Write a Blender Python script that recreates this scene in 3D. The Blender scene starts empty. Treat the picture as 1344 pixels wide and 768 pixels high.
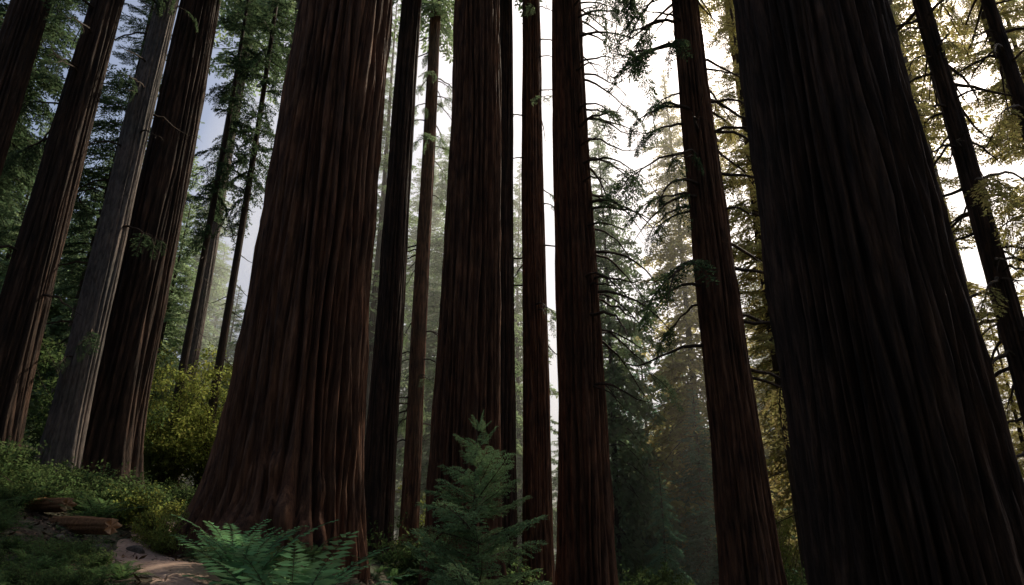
import bpy, math, numpy as np
from mathutils import Vector
RS=np.random.RandomState
scene=bpy.context.scene
scene.view_settings.view_transform='Standard'
scene.view_settings.look='None'
scene.view_settings.exposure=0
# ------------------------------------------------------------ helpers
def make_mesh(name,V,Q,mi=None,smooth=False):
    V=np.asarray(V,dtype=np.float32).reshape(-1,3); Q=np.asarray(Q,dtype=np.int32).reshape(-1,4)
    me=bpy.data.meshes.new(name)
    me.vertices.add(len(V)); me.vertices.foreach_set('co',V.ravel())
    me.loops.add(len(Q)*4); me.loops.foreach_set('vertex_index',Q.ravel())
    me.polygons.add(len(Q))
    me.polygons.foreach_set('loop_start',np.arange(len(Q),dtype=np.int32)*4)
    me.polygons.foreach_set('loop_total',np.full(len(Q),4,dtype=np.int32))
    if mi is not None: me.polygons.foreach_set('material_index',np.asarray(mi,dtype=np.int32))
    me.polygons.foreach_set('use_smooth',np.full(len(Q),bool(smooth)))
    me.update(calc_edges=True)
    return me
def obj(name,data=None,loc=(0,0,0),rot=(0,0,0),scale=(1,1,1),parent=None,mats=None):
    o=bpy.data.objects.new(name,data); scene.collection.objects.link(o)
    o.location=loc; o.rotation_euler=rot; o.scale=scale if hasattr(scale,'__len__') else (scale,)*3
    if parent: o.parent=parent
    if mats:
        for i,m in enumerate(mats):
            if isinstance(m,tuple): o.color=(*m,1); m=LEAF
            if len(data.materials)<=i: data.materials.append(m)
    return o
class Geo:
    def __init__(s): s.V=[];s.Q=[];s.M=[];s.n=0
    def add(s,V,Q,m=0):
        V=np.asarray(V,np.float32).reshape(-1,3);Q=np.asarray(Q,np.int32).reshape(-1,4)
        s.V.append(V);s.Q.append(Q+s.n);s.M.append(np.full(len(Q),m,np.int8) if np.isscalar(m) else np.asarray(m,np.int8));s.n+=len(V)
    def arrays(s): return np.concatenate(s.V),np.concatenate(s.Q),np.concatenate(s.M)
    def mesh(s,name,smooth=False):
        V,Q,M=s.arrays(); return make_mesh(name,V,Q,M,smooth)
def tube(P,R,n=5):
    P=np.asarray(P,float);R=np.asarray(R,float);k=len(P)
    T=np.gradient(P,axis=0);T/=np.linalg.norm(T,axis=1)[:,None]+1e-9
    up=np.array([0,0,1.]) if abs(T[0,2])<.9 else np.array([1.,0,0])
    A=np.cross(T,up);A/=np.linalg.norm(A,axis=1)[:,None]+1e-9
    B=np.cross(T,A)
    th=np.arange(n)*2*np.pi/n
    V=P[:,None,:]+R[:,None,None]*(np.cos(th)[None,:,None]*A[:,None,:]+np.sin(th)[None,:,None]*B[:,None,:])
    i=np.arange(k-1)[:,None]*n;j=np.arange(n)[None,:];j2=(j+1)%n
    Q=np.stack([i+j,i+j2,i+n+j2,i+n+j],-1).reshape(-1,4)
    return V.reshape(-1,3),Q
def sstep(a,b,x):
    t=np.clip((x-a)/(b-a),0,1);return t*t*(3-2*t)
def H(x,y):
    x=np.asarray(x,float);y=np.asarray(y,float)
    h=1.57*(1-sstep(-3.6,-.8,x+.9*sstep(14,19,y)))+.5*(1-sstep(-7.4,-5.8,x))+.24*np.maximum(0,-x-7)
    h=h-.22*(1-sstep(5.5,9.5,y))*sstep(-9,-5,x)*(1-sstep(-3.4,-2,x))
    h=h-5.5*sstep(28,60,y)*sstep(-14,2,x)+22*sstep(110,230,y)
    h=h*np.clip(1.2-np.maximum(0,-y)/60,.3,1)
    h=h+.05*np.sin(1.3*x+.7*y)*np.sin(.9*y-.5*x)+.02*np.sin(3.7*x+1)*np.sin(4.1*y)+.5*np.sin(.13*x+1)*np.sin(.11*y)*sstep(15,40,np.hypot(x,y))
    return h
# ------------------------------------------------------------ materials
def nt(name):
    m=bpy.data.materials.new(name);m.use_nodes=True;t=m.node_tree;t.nodes.clear()
    return m,t,t.nodes,t.links
def bark_mat(name,c0,c1,c2,sc=1.0,bump=.5,zs=.12):
    m,t,N,L=nt(name)
    out=N.new('ShaderNodeOutputMaterial');b=N.new('ShaderNodeBsdfPrincipled')
    b.inputs['Roughness'].default_value=.8;b.inputs['Specular IOR Level'].default_value=.2
    tc=N.new('ShaderNodeTexCoord');mp=N.new('ShaderNodeMapping');mp.inputs['Scale'].default_value=(sc,sc,sc*zs)
    L.new(tc.outputs['Object'],mp.inputs[0])
    n1=N.new('ShaderNodeTexNoise');n1.inputs['Scale'].default_value=9;n1.inputs['Detail'].default_value=6;n1.inputs['Roughness'].default_value=.65;n1.inputs['Distortion'].default_value=.4
    L.new(mp.outputs[0],n1.inputs['Vector'])
    n2=N.new('ShaderNodeTexNoise');n2.inputs['Scale'].default_value=1.1;n2.inputs['Detail'].default_value=4
    L.new(tc.outputs['Object'],n2.inputs['Vector'])
    n3=N.new('ShaderNodeTexNoise');n3.inputs['Scale'].default_value=34;n3.inputs['Detail'].default_value=4;n3.inputs['Roughness'].default_value=.7
    L.new(mp.outputs[0],n3.inputs['Vector'])
    r=N.new('ShaderNodeValToRGB');e=r.color_ramp.elements
    e[0].position=.32;e[0].color=(*c0,1);e[1].position=.74;e[1].color=(*c2,1);x=e.new(.5);x.color=(*c1,1)
    L.new(n1.outputs[0],r.inputs[0])
    mx=N.new('ShaderNodeMixRGB');mx.blend_type='MULTIPLY';mx.inputs[0].default_value=.6
    r2=N.new('ShaderNodeValToRGB');r2.color_ramp.elements[0].position=.35;r2.color_ramp.elements[0].color=(.6,.65,.62,1);r2.color_ramp.elements[1].position=.65;r2.color_ramp.elements[1].color=(1.25,1.1,1,1)
    L.new(n2.outputs[0],r2.inputs[0]);L.new(r.outputs[0],mx.inputs[1]);L.new(r2.outputs[0],mx.inputs[2])
    L.new(mx.outputs[0],b.inputs['Base Color'])
    add=N.new('ShaderNodeMath');add.operation='MULTIPLY_ADD';add.inputs[1].default_value=.45
    L.new(n3.outputs[0],add.inputs[0]);L.new(n1.outputs[0],add.inputs[2])
    bp=N.new('ShaderNodeBump');bp.inputs['Strength'].default_value=bump;bp.inputs['Distance'].default_value=.1
    L.new(add.outputs[0],bp.inputs['Height']);L.new(bp.outputs[0],b.inputs['Normal'])
    L.new(b.outputs[0],out.inputs[0]);return m
def leaf_mat(name,trans=.45,ns=.8):
    # base colour comes from each object's own colour, varied by leaf, by clump and by object
    m,t,N,L=nt(name)
    out=N.new('ShaderNodeOutputMaterial');b=N.new('ShaderNodeBsdfDiffuse')
    tr=N.new('ShaderNodeBsdfTranslucent');ms=N.new('ShaderNodeMixShader');ms.inputs[0].default_value=trans
    g=N.new('ShaderNodeNewGeometry');oi=N.new('ShaderNodeObjectInfo');tc=N.new('ShaderNodeTexCoord')
    n=N.new('ShaderNodeTexNoise');n.inputs['Scale'].default_value=ns;n.inputs['Detail'].default_value=1
    L.new(tc.outputs['Object'],n.inputs['Vector'])
    a=N.new('ShaderNodeMath');a.operation='MULTIPLY_ADD';a.inputs[1].default_value=.6;a.inputs[2].default_value=.1;L.new(g.outputs['Random Per Island'],a.inputs[0])
    s=N.new('ShaderNodeMath');s.operation='MULTIPLY_ADD';s.inputs[1].default_value=1.3;L.new(n.outputs[0],s.inputs[0]);L.new(a.outputs[0],s.inputs[2])
    hs0=N.new('ShaderNodeHueSaturation');L.new(oi.outputs['Color'],hs0.inputs['Color']);L.new(s.outputs[0],hs0.inputs['Value'])
    hu=N.new('ShaderNodeMath');hu.operation='MULTIPLY_ADD';hu.inputs[1].default_value=.05;hu.inputs[2].default_value=.475;L.new(g.outputs['Random Per Island'],hu.inputs[0]);L.new(hu.outputs[0],hs0.inputs['Hue'])
    L.new(hs0.outputs[0],b.inputs['Color'])
    hs=N.new('ShaderNodeHueSaturation');hs.inputs['Hue'].default_value=.48;hs.inputs['Saturation'].default_value=1.05;hs.inputs['Value'].default_value=2.
    L.new(hs0.outputs[0],hs.inputs['Color']);L.new(hs.outputs[0],tr.inputs[0])
    L.new(b.outputs[0],ms.inputs[1]);L.new(tr.outputs[0],ms.inputs[2]);L.new(ms.outputs[0],out.inputs[0]);return m
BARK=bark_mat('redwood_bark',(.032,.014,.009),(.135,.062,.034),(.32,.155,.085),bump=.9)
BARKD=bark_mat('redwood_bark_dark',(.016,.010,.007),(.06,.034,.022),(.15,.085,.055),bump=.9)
BARKG=bark_mat('grey_bark',(.07,.058,.052),(.16,.132,.118),(.26,.22,.195),sc=1.5,zs=.25)
BARKT=bark_mat('twig_bark',(.03,.02,.014),(.06,.04,.028),(.1,.07,.05),sc=2,bump=.2)
LOGB=bark_mat('log_bark',(.12,.05,.022),(.3,.14,.06),(.46,.24,.11),sc=3,bump=.6,zs=1)
LEAF=leaf_mat('foliage')
LD=(.05,.078,.04);LT=(.10,.2,.135);LH=(.15,.205,.11);LY=(.27,.255,.1);LF=(.12,.19,.095);LFERN=(.09,.185,.085);LB=(.17,.2,.055);LBD=(.065,.1,.038)  # LH, LT, LY: needle colours raised, sunlit and hazy brightness painted in
def ground_mat():
    m,t,N,L=nt('forest_floor');out=N.new('ShaderNodeOutputMaterial');b=N.new('ShaderNodeBsdfPrincipled');b.inputs['Roughness'].default_value=.95
    tc=N.new('ShaderNodeTexCoord')
    n=N.new('ShaderNodeTexNoise');n.inputs['Scale'].default_value=.9;n.inputs['Detail'].default_value=8
    n2=N.new('ShaderNodeTexNoise');n2.inputs['Scale'].default_value=18;n2.inputs['Detail'].default_value=8
    L.new(tc.outputs['Object'],n.inputs[0]);L.new(tc.outputs['Object'],n2.inputs[0])
    r=N.new('ShaderNodeValToRGB');e=r.color_ramp.elements;e[0].position=.4;e[0].color=(.05,.03,.018,1);e[1].position=.62;e[1].color=(.03,.045,.016,1)
    r2=N.new('ShaderNodeValToRGB');e=r2.color_ramp.elements;e[0].position=.3;e[0].color=(.5,.5,.5,1);e[1].position=.7;e[1].color=(1.8,1.7,1.5,1)
    L.new(n.outputs[0],r.inputs[0]);L.new(n2.outputs[0],r2.inputs[0])
    mx=N.new('ShaderNodeMixRGB');mx.blend_type='MULTIPLY';mx.inputs[0].default_value=1;L.new(r.outputs[0],mx.inputs[1]);L.new(r2.outputs[0],mx.inputs[2]);L.new(mx.outputs[0],b.inputs['Base Color'])
    bp=N.new('ShaderNodeBump');bp.inputs['Strength'].default_value=.9;bp.inputs['Distance'].default_value=.08;L.new(n2.outputs[0],bp.inputs['Height']);L.new(bp.outputs[0],b.inputs['Normal'])
    L.new(b.outputs[0],out.inputs[0]);return m
def simple_mat(name,c0,c1,sc,bump=.5,dist=.03):
    m,t,N,L=nt(name);out=N.new('ShaderNodeOutputMaterial');b=N.new('ShaderNodeBsdfPrincipled');b.inputs['Roughness'].default_value=.9
    tc=N.new('ShaderNodeTexCoord');n2=N.new('ShaderNodeTexNoise');n2.inputs['Scale'].default_value=sc;n2.inputs['Detail'].default_value=9
    L.new(tc.outputs['Object'],n2.inputs[0]);r=N.new('ShaderNodeValToRGB');e=r.color_ramp.elements;e[0].position=.35;e[0].color=(*c0,1);e[1].position=.68;e[1].color=(*c1,1)
    L.new(n2.outputs[0],r.inputs[0]);L.new(r.outputs[0],b.inputs['Base Color'])
    bp=N.new('ShaderNodeBump');bp.inputs['Strength'].default_value=bump;bp.inputs['Distance'].default_value=dist;L.new(n2.outputs[0],bp.inputs['Height']);L.new(bp.outputs[0],b.inputs['Normal'])
    L.new(b.outputs[0],out.inputs[0]);return m
GM=ground_mat();PM=simple_mat('path_dirt',(.24,.145,.1),(.44,.3,.225),14,.8,.04);RM=simple_mat('rock_stone',(.05,.04,.03),(.14,.11,.08),6);WM=simple_mat('cut_wood',(.35,.18,.08),(.6,.36,.2),12)
def litter_mat():
    m,t,N,L=nt('leaf_litter');out=N.new('ShaderNodeOutputMaterial');b=N.new('ShaderNodeBsdfPrincipled');b.inputs['Roughness'].default_value=.8
    g=N.new('ShaderNodeNewGeometry');r=N.new('ShaderNodeValToRGB');e=r.color_ramp.elements;e[0].color=(.05,.028,.015,1);e[1].color=(.2,.12,.06,1)
    for p,c in ((.35,(.12,.06,.03,1)),(.6,(.05,.08,.025,1)),(.8,(.16,.08,.035,1))):
        x=e.new(p);x.color=c
    L.new(g.outputs['Random Per Island'],r.inputs[0]);L.new(r.outputs[0],b.inputs['Base Color']);L.new(b.outputs[0],out.inputs[0]);return m
# ------------------------------------------------------------ ground
u=np.linspace(-1,1,281);g=np.sign(u)*(np.abs(u)**2.6*390+np.abs(u)*10)
X,Y=np.meshgrid(g,g+12,indexing='xy');Z=H(X,Y)
n=len(u);i=np.arange(n-1)[:,None]*n;j=np.arange(n-1)[None,:]
Q=np.stack([i+j,i+j+1,i+n+j+1,i+n+j],-1).reshape(-1,4)
me=make_mesh('ground',np.stack([X,Y,Z],-1),Q,smooth=True);me.materials.append(GM);obj('ground',me)
# path
py=np.linspace(-8,40,240);px=np.interp(py,[-8,0,4,7,9,11,14,18,25,40],[1,.6,-.6,-2.9,-4.4,-5.75,-6.8,-8,-9,-6])
px=np.convolve(np.pad(px,12,mode='edge'),np.ones(25)/25,'valid')
ws=np.linspace(-.6,.6,15);edge=.12*np.sin(py*2.3)+.08*np.sin(py*5.1)
PX=px[:,None]+ws[None,:]*(1+edge[:,None]);PY=np.repeat(py[:,None],15,1)
PZ=H(PX,PY)+.04-.055*(np.abs(ws)[None,:]/.6)**3
i=np.arange(239)[:,None]*15;j=np.arange(14)[None,:]
me=make_mesh('dirt_path',np.stack([PX,PY,PZ],-1),np.stack([i+j,i+j+1,i+16+j,i+15+j],-1).reshape(-1,4),smooth=True);me.materials.append(PM);obj('dirt_path',me)
# leaf litter, needles and tiny sprouts lying on the ground near the path
r=RS(5);nL=20000;lx=r.uniform(-9,-.5,nL);ly=r.uniform(3.5,19,nL)
dp=np.abs(lx-np.interp(ly,py,px));keep=(dp>.5)|(r.rand(nL)<.08);lx=lx[keep];ly=ly[keep];nL=len(lx)
lz=H(lx,ly)+.015+(np.interp(dp[keep],[.4,.6],[.04,0]))+r.uniform(0,.03,nL);an=r.uniform(0,6.28,nL);le=r.uniform(.02,.07,nL);wi=le*r.uniform(.15,.4,nL);ti=r.normal(0,.3,nL)
dx=np.stack([np.cos(an),np.sin(an),ti],-1)*le[:,None];wx=np.stack([-np.sin(an),np.cos(an),r.normal(0,.3,nL)],-1)*wi[:,None];c=np.stack([lx,ly,lz],-1)
V=np.stack([c-dx,c+wx,c+dx,c-wx],1).reshape(-1,3)
me=make_mesh('leaf_litter',V,np.arange(len(V)).reshape(-1,4));me.materials.append(litter_mat());obj('leaf_litter',me)
# ------------------------------------------------------------ foliage spray prototypes
def spray(seed,ntw=17,droop=.22,leaf=.085,wid=.03,twl=.38,sp=.034,tzr=.3,curl=0.):
    r=RS(seed);G=Geo()
    ax=lambda t:np.array([t,.04*math.sin(3*t+seed),-droop*t*t+curl*t**4])
    ts=np.linspace(0,1,6);P=np.array([ax(t) for t in ts]);V,Q=tube(P,np.interp(ts,[0,1],[.013,.002]),3);G.add(V,Q,1)
    LV=[]
    def leaves(p,d,ln):
        side=np.cross(d,[0,0,1.]);side/=np.linalg.norm(side)+1e-9
        m=max(2,int(ln/sp))
        for k in range(m):
            q=p+d*ln*(k+.5)/m+np.array([0,0,-.25*ln*((k+.5)/m)**2])
            for s in (-1,1):
                ld=d*r.uniform(.5,1.1)+side*s*r.uniform(.5,1.)+np.array([0,0,r.uniform(-.45,.35)]);ld/=np.linalg.norm(ld)
                l=leaf*r.uniform(.6,1.15);nn=np.cross(ld,side+r.normal(0,.5,3));nn/=np.linalg.norm(nn)+1e-9
                w=np.cross(ld,nn)*wid*.5*r.uniform(.7,1.2)
                LV.append([q,q+ld*l*.5+w,q+ld*l,q+ld*l*.5-w])
    for k in range(ntw):
        for s in (-1,1):
            t=.1+.88*(k+r.uniform(-.3,.3)+.5)/ntw
            if r.rand()<.08: continue
            ln=(twl*max(0,1-t)**.75*r.uniform(.55,1.1)+.06)*min(1,.35+t*3)
            a=math.radians(r.uniform(42,68));d=np.array([math.cos(a),s*math.sin(a),r.uniform(-tzr,.08)]);d/=np.linalg.norm(d)
            leaves(ax(t),d,ln)
    leaves(ax(.9),np.array([1,0,-.3])/1.05,.14)
    LV=np.array(LV).reshape(-1,3);G.add(LV,np.arange(len(LV)).reshape(-1,4),0)
    return G.arrays()
SP=[spray(s) for s in (1,2,3,4)]
SPH=[spray(s,droop=.55,ntw=16,tzr=.8,twl=.35) for s in (11,12,13)]
SPC=[spray(s,droop=.4,ntw=11,tzr=.6,twl=.42,leaf=.13,wid=.055,sp=.06) for s in (21,22,23)]
def rot(yaw,pitch,roll=0):
    cy,sy,cp,sp_=math.cos(yaw),math.sin(yaw),math.cos(pitch),math.sin(pitch);cr,sr=math.cos(roll),math.sin(roll)
    Rz=np.array([[cy,-sy,0],[sy,cy,0],[0,0,1]]);Ry=np.array([[cp,0,-sp_],[0,1,0],[sp_,0,cp]]);Rx=np.array([[1,0,0],[0,cr,-sr],[0,sr,cr]])
    return Rz@Ry@Rx
def put(G,proto,p,yaw,pitch,s,roll=0):
    V,Q,M=proto;G.add((V*s)@rot(yaw,pitch,roll).T+np.asarray(p),Q,M)
def conifer(name,Ht,z0,Rm,nb,seed,d0,protos,shape='cone',gap=.1,trunk_=True,dead=0,lx=1.):
    r=RS(seed);G=Geo()
    zs=np.linspace(-2 if trunk_ else z0,Ht,26)
    bx=.25*np.sin(zs*.18+seed)*(zs/Ht);by=.2*np.cos(zs*.15+seed)*(zs/Ht)
    cen=lambda z:(np.interp(z,zs,bx),np.interp(z,zs,by))
    rad=np.interp(zs,[-2,1.5,Ht],[d0*.62,d0*.5,.03])
    if trunk_:
        V,Q=tube(np.stack([bx,by,zs],-1),rad,14);G.add(V,Q,1)
    yaw=r.uniform(0,6)
    for k in range(nb):
        f=((k+r.rand())/nb)**.85
        z=z0+(Ht-z0)*f*.985
        yaw+=2.4+r.normal(0,.4)
        if math.sin(yaw*1+z*.9+seed)*math.sin(z*.55+seed*2)>1-gap*2: continue
        if shape=='cone': L=Rm*(1-f)**(.75*lx)*min(1,.55+f*3)
        else: L=Rm*(math.sin(math.pi*min(1,.15+.85*f))**.6 if f<.98 else .3)*(.9-.35*f)
        L=max(.5,L*r.uniform(.6,1.15))
        pitch=math.radians(-14+42*f+r.normal(0,7))
        cx,cy=cen(z)
        put(G,protos[r.randint(len(protos))],(cx,cy,z),yaw,pitch,L,r.normal(0,.25))
    for k in range(dead):
        z=r.uniform(z0*.35,z0*1.5);a=r.uniform(0,6.28);L=r.uniform(.8,2.2);t=np.linspace(0,1,6);dx=L*t;dz=-.5*L*t**1.6+.15*L*t**4*2
        cx,cy=cen(z)
        V,Q=tube(np.stack([cx+dx*math.cos(a),cy+dx*math.sin(a),z+dz],-1),np.interp(t,[0,1],[.03,.008]),4);G.add(V,Q,1)
    return G.mesh(name)
M_TALL=[conifer('tall_conifer_a',40,9,4.2,190,5,.62,SP+SPH,dead=18),conifer('tall_conifer_b',44,12,3.9,180,8,.7,SPH+SP[:2],dead=20,gap=.2)]
M_FIR=[conifer('fir_a',18,.6,3.3,170,21,.4,SP+SPH[:1]),conifer('fir_b',16,.8,3.5,160,25,.35,SPH)]
M_CROWN=[conifer('crown_a',22,0,5.0,100,31,.6,SPC,'round',trunk_=False),conifer('crown_b',20,0,4.6,100,34,.6,SPC,'round',trunk_=False)]
M_DT=[conifer('far_tall_a',40,4,5.2,300,41,.7,SPC,lx=.8),conifer('far_tall_b',36,6,4.8,260,42,.7,SPC,lx=.7,gap=.2)]
M_DF=[conifer('far_fir_a',22,.3,4.6,260,43,.4,SPC,lx=.85),conifer('far_fir_b',19,.3,4.4,230,44,.4,SPC,gap=.15)]
# ------------------------------------------------------------ redwood trunks
def redwood(name,x,y,D0,D1,z1,Ht,flare,fh,nr,seg,rings,seed,depth,mat,crown=True,lean=(0,0),crown_z=None,leaf=LD,base=None,burls=(),cs=1.,asym=0.):
    r=RS(seed);gz=float(H(x,y)) if base is None else base
    u=np.linspace(0,1,rings);z=-2.2+(Ht+2.2)*u**1.5;th=np.linspace(0,2*np.pi,seg,endpoint=False)
    Zg,T=np.meshgrid(z,th,indexing='ij');zp=np.maximum(Zg,0)
    R=np.maximum((D0+(D1-D0)*zp/z1)/2,.12)
    p=r.uniform(0,6.28,12)
    R=R*(1+.03*np.sin(2*T+p[0]+.05*zp)+.025*np.sin(3*T+p[1]))
    lob=1+.35*np.sin(4*T+p[2])+.28*np.sin(7*T+p[3]+.3*zp)+.15*np.sin(11*T+p[9])
    R=R+flare*np.exp(-zp/fh)*lob*(1-asym*np.cos(T))
    warp=1.3*np.sin(2*T+.2*zp+p[4])+.9*np.sin(5*T-.4*zp+p[5])+.7*np.sin(9*T+.8*zp+p[6])+.5*np.sin(13*T-1.3*zp+p[3])
    s1=np.abs(np.sin((nr*T+warp)/2));g1=1-s1**.6           # V-shaped furrows, rounded ridges
    n2=int(nr*1.6);s2=np.abs(np.sin((n2*T+warp*1.3+.9*np.sin(3*T+.8*zp+p[10]))/2));g2=1-s2**.6
    w=.5+.5*np.sin(3*T+.45*zp+p[7])*np.sin(.31*zp+2*T+p[8])
    k=rings//4;ra=r.normal(0,1,(k,seg));ra=(ra+np.roll(ra,1,1)+np.roll(ra,-1,1)+np.roll(ra,2,1))/2
    zi=np.linspace(0,k-1.001,rings);z0=zi.astype(int);fr=(zi-z0)[:,None];fine=ra[z0]*(1-fr)+ra[np.minimum(z0+1,k-1)]*fr
    amp=1+.4*np.sin(4*T+.3*zp+p[11])
    R=R+depth*.9-depth*3.6*(g1*(1-.4*w)+.65*g2*w)*amp+depth*.28*fine
    for (bt,bz,br,bh) in burls:
        dt=np.angle(np.exp(1j*(T-bt)))*D0*.6;R=R+bh*np.exp(-((dt/br)**2+((Zg-bz)/(br*1.2))**2))
    cx=lean[0]*zp+.02*np.sin(zp*.3+p[0])*D0;cy=lean[1]*zp
    V=np.stack([R*np.cos(T)+cx,R*np.sin(T)+cy,Zg],-1).reshape(-1,3)
    i=np.arange(rings-1)[:,None]*seg;j=np.arange(seg)[None,:];j2=(j+1)%seg
    me=make_mesh('trunk',V,np.stack([i+j,i+j2,i+seg+j2,i+seg+j],-1).reshape(-1,4),smooth=True);me.materials.append(mat)
    e=obj(name,None,(x,y,gz));obj('trunk',me,parent=e)
    if crown:
        cz=crown_z or Ht*.55
        obj('crown',M_CROWN[seed%2],(lean[0]*cz,0,cz),(0,0,seed*1.3),((cs,cs,(Ht-cz+4)/22)),e,[leaf,BARKT])
    return e
RW='redwood_tree'
PI=math.pi
redwood(RW,-4.35,14,2.55,2.27,14,52,.5,1.3,30,480,220,1,.085,BARK,base=1.45,crown_z=27,cs=1.2,asym=.5,
  burls=((4.9,.9,.28,.25),(4.55,.5,.3,.3),(5.2,.35,.35,.3),(4.75,1.7,.22,.14),(5.35,1.3,.2,.13),(4.2,.3,.4,.35)))
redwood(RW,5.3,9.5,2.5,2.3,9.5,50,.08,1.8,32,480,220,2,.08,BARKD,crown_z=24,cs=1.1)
redwood(RW,-1.28,20,1.98,1.63,20,50,.2,2,26,320,160,3,.065,BARK,crown_z=27)
redwood(RW,2.25,22,1.62,1.12,22,48,.15,2,23,260,150,4,.055,BARK,crown_z=29)
redwood(RW,5.85,18,1.3,.8,18,42,.15,2,20,220,150,5,.042,BARK,crown_z=24)
redwood(RW,.98,28,1.15,.86,28,50,.12,2,20,180,110,6,.038,BARK,crown_z=31)
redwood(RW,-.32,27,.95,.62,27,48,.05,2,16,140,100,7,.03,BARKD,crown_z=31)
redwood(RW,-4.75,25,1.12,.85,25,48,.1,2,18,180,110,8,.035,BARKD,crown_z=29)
redwood(RW,-5.0,35,.85,.62,35,48,.1,2,16,120,90,9,.025,BARK,crown_z=33,leaf=LH)
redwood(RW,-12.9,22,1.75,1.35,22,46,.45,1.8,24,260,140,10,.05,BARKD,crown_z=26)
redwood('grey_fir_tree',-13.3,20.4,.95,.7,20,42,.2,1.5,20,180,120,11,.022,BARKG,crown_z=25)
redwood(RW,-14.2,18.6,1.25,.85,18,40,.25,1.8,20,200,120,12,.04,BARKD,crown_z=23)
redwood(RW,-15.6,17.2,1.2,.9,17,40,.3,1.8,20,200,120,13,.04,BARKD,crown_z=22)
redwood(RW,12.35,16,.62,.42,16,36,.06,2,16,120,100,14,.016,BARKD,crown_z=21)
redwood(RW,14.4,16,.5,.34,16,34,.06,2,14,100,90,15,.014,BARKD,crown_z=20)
redwood(RW,14.0,34,.9,.7,30,44,.1,2,16,100,80,16,.025,BARK,crown_z=32,leaf=LY,cs=.5)
redwood(RW,27,38,.75,.5,30,44,.1,2,16,100,80,17,.02,BARKG,crown_z=28,leaf=LY)
redwood(RW,-20.5,42,1.1,.8,30,46,.1,2,16,100,80,18,.025,BARKG,crown_z=30,leaf=LH)
redwood(RW,-15.8,40,1.15,.9,30,48,.1,2,16,100,80,19,.025,BARKG,crown_z=30,leaf=LH)
# dead / live branches on specific trunks
def limbs(x,y,zr,n,lr,rtrunk,seed,azr,fol_frac=0,leaf=LD):
    r=RS(seed);G=Geo()
    for k in range(n):
        z=r.uniform(*zr);a=r.uniform(*azr);L=r.uniform(*lr);t=np.linspace(0,1,9);w=r.uniform(-.5,.5);up=r.uniform(-.1,.5)
        rr=rtrunk(z)*.9+L*t*(1-.15*t);aa=a+w*t*.5*t
        zz=z+L*(.15*t-.75*t**1.7+up*t**4)+r.normal(0,.015,9)*L
        P=np.stack([rr*np.cos(aa),rr*np.sin(aa),zz],-1)
        V,Q=tube(P,np.interp(t,[0,1],[.018+.014*L,.008]),5);G.add(V,Q,1)
        for q in range(r.randint(4,9)):
            m=r.randint(3,9);p0=P[m];d=P[m]-P[m-1];d=d/np.linalg.norm(d)+r.normal(0,.6,3)+[0,0,-.3];d/=np.linalg.norm(d)
            l=r.uniform(.15,.5)*L*.5;tt=np.linspace(0,1,4)[:,None]
            V,Q=tube(p0+d*l*tt+np.array([0,0,-.3*l])*tt**2,[.011,.009,.007,.003],3);G.add(V,Q,1)
        if r.rand()<fol_frac:
            for q in range(3):
                m=r.randint(3,8);put(G,SPH[r.randint(3)],P[m],aa[m]+r.normal(0,.6),math.radians(r.uniform(-60,-10)),L*r.uniform(.35,.65),r.normal(0,.4))
    me=G.mesh('branches')
    par=[o for o in scene.objects if o.parent is None and abs(o.location.x-x)<1e-3 and abs(o.location.y-y)<1e-3][0]
    obj('branches',me,parent=par,mats=[leaf,BARKT])
limbs(2.25,22,(5,26),50,(1.4,3.4),lambda z:.8-.011*z,51,(-1.2,.9),.1,LH)
limbs(5.85,18,(7,24),40,(1.4,3.2),lambda z:.62-.013*z,52,(2.2,4.3),.6)
limbs(5.85,18,(6,24),38,(1.4,3.4),lambda z:.62-.013*z,53,(-1.2,1.2),.55,LY)
limbs(12.35,16,(3,20),74,(1.2,3.0),lambda z:.3-.006*z,54,(0,6.28),.15,LY)
limbs(14.4,16,(4,20),54,(1.2,2.8),lambda z:.24-.006*z,55,(0,6.28),.25,LY)
limbs(-5.0,35,(6,32),50,(1.,2.4),lambda z:.4-.004*z,56,(0,6.28),.8,LH)
limbs(.98,28,(10,32),26,(1.,2.2),lambda z:.55-.005*z,57,(0,6.28),.6,LH)
limbs(-14.2,18.6,(5,22),22,(1.,2.4),lambda z:.6-.01*z,58,(0,6.28),.8)
limbs(-13.3,20.4,(3,22),24,(.8,1.8),lambda z:.45-.006*z,59,(0,6.28),.6)
# ------------------------------------------------------------ background conifers
KM={'A':M_TALL[0],'B':M_TALL[1],'F':M_FIR[0],'G':M_FIR[1],'C':M_DT[0],'D':M_DT[1],'P':M_DF[0],'Q':M_DF[1]}
def tree(kind,x,y,s,leaf,sz=None,name='conifer_tree',parent=None):
    return obj(name if parent is None else 'tree',KM[kind],(x,y,float(H(x,y))),(0,0,(x*7.3+y*3.1)%6.28),(s,s,sz or s),parent,[leaf,BARKT])
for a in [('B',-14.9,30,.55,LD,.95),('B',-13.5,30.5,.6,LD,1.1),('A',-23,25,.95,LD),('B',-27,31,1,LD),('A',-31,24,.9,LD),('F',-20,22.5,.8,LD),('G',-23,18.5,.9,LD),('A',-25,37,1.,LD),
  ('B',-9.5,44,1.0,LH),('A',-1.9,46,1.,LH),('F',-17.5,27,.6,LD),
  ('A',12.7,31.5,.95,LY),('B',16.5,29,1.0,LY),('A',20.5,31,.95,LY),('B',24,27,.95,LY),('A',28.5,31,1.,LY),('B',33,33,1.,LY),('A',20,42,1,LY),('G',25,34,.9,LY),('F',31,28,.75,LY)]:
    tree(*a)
tree('P',6.6,45,1.05,LH,1.75,name='fir_tree')
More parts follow.
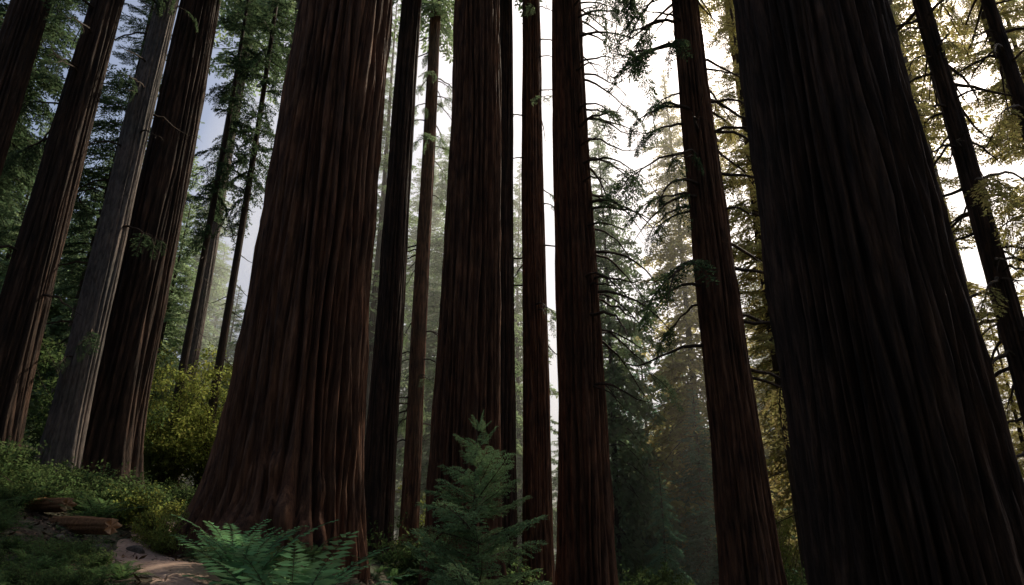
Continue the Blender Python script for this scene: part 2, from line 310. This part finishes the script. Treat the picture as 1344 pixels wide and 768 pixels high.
tree('Q',10.3,52,1.05,LT,1.3,name='fir_tree');tree('P',13.4,55,1.,LT,1.15,name='fir_tree');tree('P',9.3,62,1.1,LT,1.35,name='fir_tree');tree('Q',16.5,50,1.,LT,name='fir_tree');tree('G',7.9,38,.5,LT,name='fir_tree');tree('Q',11.9,44,.8,LT,name='fir_tree')
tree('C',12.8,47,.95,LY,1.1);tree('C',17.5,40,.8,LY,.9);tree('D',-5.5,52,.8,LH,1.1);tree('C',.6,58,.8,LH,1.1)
dist=obj('distant_forest')
r=RS(77)
for ring,(ya,yb,nn) in enumerate([(50,72,28),(72,100,28),(100,150,32)]):
    for k in range(nn):
        q=-1.0+2.1*(k+r.rand())/nn;y=r.uniform(ya,yb);x=q*y
        kk='CDPQ'[r.randint(4)];s=r.uniform(.8,1.15)
        if ring==0 and -.2<q<.06 and r.rand()<.5: continue
        if ring==0 and -.55<q<-.35: kk='Q'
        if .06<q<.24:
            kk='PQ'[r.randint(2)];s*=1.15 if ring else .9
        elif kk in 'PQ': s*=1.25
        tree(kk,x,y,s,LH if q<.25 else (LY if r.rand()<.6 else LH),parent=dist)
back=obj('surrounding_forest')
r=RS(99)
for k in range(26):
    a=r.uniform(math.pi*1.1,math.pi*1.86);d=r.uniform(16,45)
    x=d*math.cos(a);y=d*math.sin(a)-2
    tree('CDPD'[r.randint(4)],x,y,r.uniform(.8,1.1),LD,parent=back)
# ------------------------------------------------------------ young fir
def young_fir(name,x,y,Ht,Rm,seed):
    r=RS(seed);protos=[spray(s,ntw=20,droop=.16,leaf=.055,wid=.015,twl=.38,sp=.018,tzr=.25,curl=.05) for s in (61,62,63)]
    G=Geo();zs=np.linspace(-.2,Ht,12);V,Q=tube(np.stack([.03*np.sin(zs*2),.02*np.cos(zs*1.7),zs],-1),np.interp(zs,[0,Ht],[.035,.005]),8);G.add(V,Q,1)
    z=.25;w=0
    while z<Ht-.08:
        f=z/Ht;nb=6 if f<.8 else 5
        for k in range(nb):
            L=max(.16,Rm*(1-f)**.7*r.uniform(.6,1.2));yaw=w+k*6.283/nb+r.normal(0,.18)
            put(G,protos[r.randint(3)],(0,0,z+r.normal(0,.03)),yaw,math.radians(16+38*f*f+r.normal(0,9)),L,r.normal(0,.25))
        for k in range(2):
            L=Rm*.5*(1-f)*r.uniform(.5,1)+.08;put(G,protos[r.randint(3)],(0,0,z+.08+r.normal(0,.03)),r.uniform(0,6.28),math.radians(25+r.normal(0,12)),L,r.normal(0,.3))
        w+=.6;z+=.24*(1-.35*f)
    put(G,protos[0],(0,0,Ht-.12),0,math.radians(85),.22)
    me=G.mesh('young_fir');return obj(name,me,(x,y,float(H(x,y))),mats=[LF,BARKT])
young_fir('young_fir_tree',-.34,7.,2.95,1.3,5)
# ------------------------------------------------------------ ferns
def fern_mesh(seed,nf=18,L=1.1,npn=30,pw=.014,plen=.16,e0=45,e1=78,c0=.35,c1=.7):
    r=RS(seed);G=Geo();LV=[]
    for k in range(nf):
        a=k*6.283/nf+r.normal(0,.15);l=L*r.uniform(.7,1.1);el=math.radians(r.uniform(e0,e1));t=np.linspace(0,1,14)
        c=r.uniform(c0,c1)
        hx=l*(np.cos(el)*t+.35*t*t);hz=l*(np.sin(el)*t-c*t**2.2)
        tw=r.normal(0,.2);P=np.stack([hx*np.cos(a+tw*t),hx*np.sin(a+tw*t),hz],-1)
        V,Q=tube(P,np.interp(t,[0,1],[.006,.0015]),3);G.add(V,Q,1)
        for i in range(npn):
            tt=.14+.86*i/npn;p=np.array([np.interp(tt,t,P[:,q]) for q in range(3)]);p2=np.array([np.interp(min(1,tt+.03),t,P[:,q]) for q in range(3)])
            d=(p2-p);d/=np.linalg.norm(d)+1e-9;sd=np.cross(d,[0,0,1.]);sd/=np.linalg.norm(sd)+1e-9
            pl=plen*l*min(1,tt*3.2)*(1-tt)**.55+.012
            for s in (-1,1):
                ld=sd*s+d*.35+np.array([0,0,r.uniform(-.35,.1)]);ld/=np.linalg.norm(ld);w=d*(pw*l+.0)
                LV.append([p-w*.6,p+ld*pl*.45-w,p+ld*pl,p+ld*pl*.45+w])
    LV=np.array(LV).reshape(-1,3);G.add(LV,np.arange(len(LV)).reshape(-1,4),0);return G.mesh('fern')
FM=[fern_mesh(1),fern_mesh(2,15,1.0),fern_mesh(3,13,.9,24)]
FB=[fern_mesh(7,14,1.3,24,.018,.18,58,84,.2,.45),fern_mesh(8,12,1.35,23,.019,.19,58,84,.2,.45)]
for k,(x,y,s) in enumerate([(-2.65,7.3,.95),(-2.05,6.9,1.15),(-3.05,8.0,.75),(-1.5,7.3,1.25),(-2.25,8.3,1.05),(-1.15,7.9,1.15),(-1.75,8.6,1.1)]):
    obj('sword_fern',FB[k%2],(x,y,float(H(x,y))+ .0),(0,0,k*1.7),s,None,[LFERN,BARKT])
# ------------------------------------------------------------ leafy shrubs
def shrub_mesh(seed,Ht,Rm,nst,nl,ls,name='shrub'):
    r=RS(seed);G=Geo();LV=[]
    for k in range(nst):
        a=r.uniform(0,6.28);rr=Rm*r.uniform(.2,1);h=Ht*r.uniform(.45,1.05);t=np.linspace(0,1,7)
        P=np.stack([rr*np.cos(a)*t**1.3+r.normal(0,.02,7)*Ht,rr*np.sin(a)*t**1.3+r.normal(0,.02,7)*Ht,h*t-.15*h*t**3],-1)
        V,Q=tube(P,np.interp(t,[0,1],[.012,.003])*Ht**.5,3);G.add(V,Q,1)
        for c in range(6):
            b=P[r.randint(2,7)];d=r.normal(0,1,3);d[2]*=.3;d/=np.linalg.norm(d);l=Rm*r.uniform(.15,.45)
            for q in range(nl):
                f=r.rand();p=b+d*l*f+r.normal(0,.05*Rm,3)
                ld=d*.5+r.normal(0,.6,3)+[0,0,-.2];ld/=np.linalg.norm(ld);n_=np.array([0,0,1.])+r.normal(0,.5,3);w=np.cross(ld,n_);w/=np.linalg.norm(w)+1e-9
                s=ls*r.uniform(.6,1.3);LV.append([p,p+ld*s*.5+w*s*.28,p+ld*s,p+ld*s*.5-w*s*.28])
    LV=np.array(LV).reshape(-1,3);G.add(LV,np.arange(len(LV)).reshape(-1,4),0);return G.mesh(name)
SH=[shrub_mesh(1,1.,.8,26,16,.07),shrub_mesh(2,.7,.9,26,16,.06),shrub_mesh(3,6.5,2.8,40,45,.15)]
for k,(x,y,s,m,lm) in enumerate([(-6.5,13.3,.85,0,LB),(-6.2,12.9,.7,1,LB),(-7.2,14.2,1.0,0,LB),(-5.95,13.8,.9,0,LB)]):
    obj('leafy_shrub',SH[m],(x,y,float(H(x,y))),(0,0,k),s,None,[lm,BARKT])
for k,(x,y,s,lm) in enumerate([(-12.6,30,1.0,LB),(-14.5,29,.9,LB),(-9.8,30,.9,LBD),(-15.5,25,.9,LBD),(-19,23,.9,LBD),(-16,33,1.2,LB),(-3.5,36,.8,LB),(-1,38,.9,LBD),(13.5,38,.9,LB)]):
    obj('vine_maple_tree',SH[2],(x,y,float(H(x,y))-.1),(0,0,k*2),s,None,[lm,BARKT])
ug=obj('undergrowth');r=RS(123)
for k in range(800):
    y=r.uniform(4.5,13) if k%2==0 else r.uniform(8,34);x=-r.uniform(.25,1.0)*y;q=x/y
    if abs(x-np.interp(y,py,px))<.7: continue
    if math.hypot(x+4.35,y-14)<2.1: continue
    if y<8 and x>-3.2: continue
    if math.hypot(x+7.0,y-11.75)<.75: continue
    if -.57<q<-.43 and 8<y<11.5: continue
    if -.7<q<-.57 and 9.6<y<12: continue
    t=r.randint(5)
    me=(FM+SH[:2])[t];s=r.uniform(.22,.36) if y<8 else r.uniform(.28,.42) if y<12 else r.uniform(.6,1.15)
    obj('plant',me,(x,y,float(H(x,y))-.03),(0,0,r.uniform(0,6)),s,ug,[(.075,.13,.05) if t<3 else LBD,BARKT])
for k in range(110):   # tiny seedlings beside the path
    y=r.uniform(6,12.5);x=-r.uniform(.42,.74)*y
    if abs(x-np.interp(y,py,px))<.62: continue
    obj('plant',FM[k%3],(x,y,float(H(x,y))-.02),(0,0,r.uniform(0,6)),r.uniform(.1,.17),ug,[(.06,.115,.045),BARKT])
for k in range(60):    # ferns on the slope between the trunks
    y=r.uniform(15.5,26);x=r.uniform(-5.2,-1.)
    if math.hypot(x+1.28,y-20)<1.2 or math.hypot(x+4.75,y-25)<.8 or math.hypot(x+4.35,y-14)<2: continue
    obj('plant',FM[k%3],(x,y,float(H(x,y))-.03),(0,0,r.uniform(0,6)),r.uniform(.45,.8),ug,[(.06,.115,.045),BARKT])
for k in range(240):
    y=r.uniform(22,70);x=r.uniform(-.3,1)*y
    t=r.randint(5);me=(FM+SH[:2])[t]
    obj('plant',me,(x,y,float(H(x,y))-.03),(0,0,r.uniform(0,6)),r.uniform(.9,2),ug,[LBD,BARKT])
# ------------------------------------------------------------ fallen log, rocks
def log(name,x,y,L,R,yaw,seed,z=None,pitch=0):
    r=RS(seed);seg=40;k=24;th=np.linspace(0,2*PI,seg,endpoint=False);xs=np.linspace(-L/2,L/2,k)
    Xg,T=np.meshgrid(xs,th,indexing='ij');Rr=R*(1+.07*np.sin(3*T+seed)+.05*np.sin(9*T+2*Xg)+.04*np.sin(17*T)+.05*np.sin(5*Xg+T))*np.interp(Xg,[-L/2,L/2],[1.05,.85])
    Xe=Xg+.05*np.sin(6*T+1)*(np.abs(Xg)/(L/2))**6
    V=np.stack([Xe,Rr*np.cos(T),Rr*np.sin(T)],-1).reshape(-1,3);i=np.arange(k-1)[:,None]*seg;j=np.arange(seg)[None,:];j2=(j+1)%seg
    G=Geo();G.add(V,np.stack([i+j,i+seg+j,i+seg+j2,i+j2],-1),0)
    for e,sg in ((0,-1),(k-1,1)):
        ring=V.reshape(k,seg,3)[e];rings=[ring]
        for f in (.66,.33,.02):
            c=ring.mean(0);q=c+(ring-c)*f;q[:,0]+=-sg*.03*(1-f)+r.normal(0,.006,seg);rings.append(q)
        VV=np.concatenate(rings);ii=np.arange(3)[:,None]*seg;G.add(VV,np.stack([ii+j,ii+j2,ii+seg+j2,ii+seg+j],-1),1)
    me=G.mesh('log',True);return obj(name,me,(x,y,(float(H(x,y)) if z is None else z)+R*.75),(0,pitch,yaw),1,None,[LOGB,WM])
log('fallen_log',-7.0,11.75,1.5,.14,-.45,1,pitch=.03,z=float(H(-7.0,11.75))+.07);log('fallen_log',-8.3,12.6,1.6,.13,-.5,2)
def rock(x,y,s,seed):
    import bmesh
    bm=bmesh.new();bmesh.ops.create_icosphere(bm,subdivisions=4,radius=1);r=RS(seed);pl=r.normal(0,1,(9,3));pl/=np.linalg.norm(pl,axis=1)[:,None]
    for v in bm.verts:
        c=np.array(v.co)
        for q in pl:
            d=c@q
            if d>.72: c=c-q*(d-.72)*.85
        c*=1+.04*math.sin(7*c[0]+seed)*math.sin(6*c[1])
        v.co=c*np.array([1,.8,.6])
    me=bpy.data.meshes.new('rock');bm.to_mesh(me);bm.free();me.materials.append(RM)
    for p in me.polygons:p.use_smooth=True
    obj('rock',me,(x,y,float(H(x,y))+.05*s),(0,0,seed),s)
rock(-6.45,11.5,.18,1);rock(-6.8,10.9,.12,2);rock(-6.3,12.2,.2,3)
# ------------------------------------------------------------ morning mist standing in the valley
me=bpy.data.meshes.new('mist')
x0,x1,y0,y1,z0,z1=-12,150,34,170,-12,60
V=[(x0-40,y0+60,z0),(x0,y0,z0),(x1,y0,z0),(x1,y1,z0),(x0-40,y1,z0),(x0-40,y0+60,z1),(x0,y0,z1),(x1,y0,z1),(x1,y1,z1),(x0-40,y1,z1)]
me.from_pydata(V,[],[(4,3,2,1,0),(5,6,7,8,9)]+[(i,(i+1)%5,5+(i+1)%5,5+i) for i in range(5)])
m,t,N,L=nt('morning_mist');out=N.new('ShaderNodeOutputMaterial');vs=N.new('ShaderNodeVolumeScatter');vs.inputs['Density'].default_value=.0075;vs.inputs['Anisotropy'].default_value=.45;vs.inputs['Color'].default_value=(1,.98,.86,1)
L.new(vs.outputs[0],out.inputs['Volume']);me.materials.append(m);obj('mist',me)
# ------------------------------------------------------------ light, sky, camera
az=math.radians(38);el=math.radians(47)
d=Vector((math.sin(az)*math.cos(el),math.cos(az)*math.cos(el),math.sin(el)))
sl=bpy.data.lights.new('sun','SUN');sl.energy=5;sl.angle=math.radians(.5);sl.color=(1,.9,.7)
so=obj('sun',sl,(20,20,60));so.rotation_euler=d.to_track_quat('Z','Y').to_euler()
w=bpy.data.worlds.new('World');scene.world=w;w.use_nodes=True;N=w.node_tree.nodes;bg=N['Background']
sky=N.new('ShaderNodeTexSky');sky.sky_type='NISHITA';sky.sun_disc=False;sky.sun_elevation=el;sky.sun_rotation=az
sky.dust_density=6
w.node_tree.links.new(sky.outputs[0],bg.inputs[0]);bg.inputs[1].default_value=.15
cam=bpy.data.cameras.new('camera');cam.lens=24;cam.sensor_width=36;cam.clip_end=2000;cam.clip_start=.05
co=obj('camera',cam,(0,0,1.6),(math.radians(90+21.4),0,0));scene.camera=co
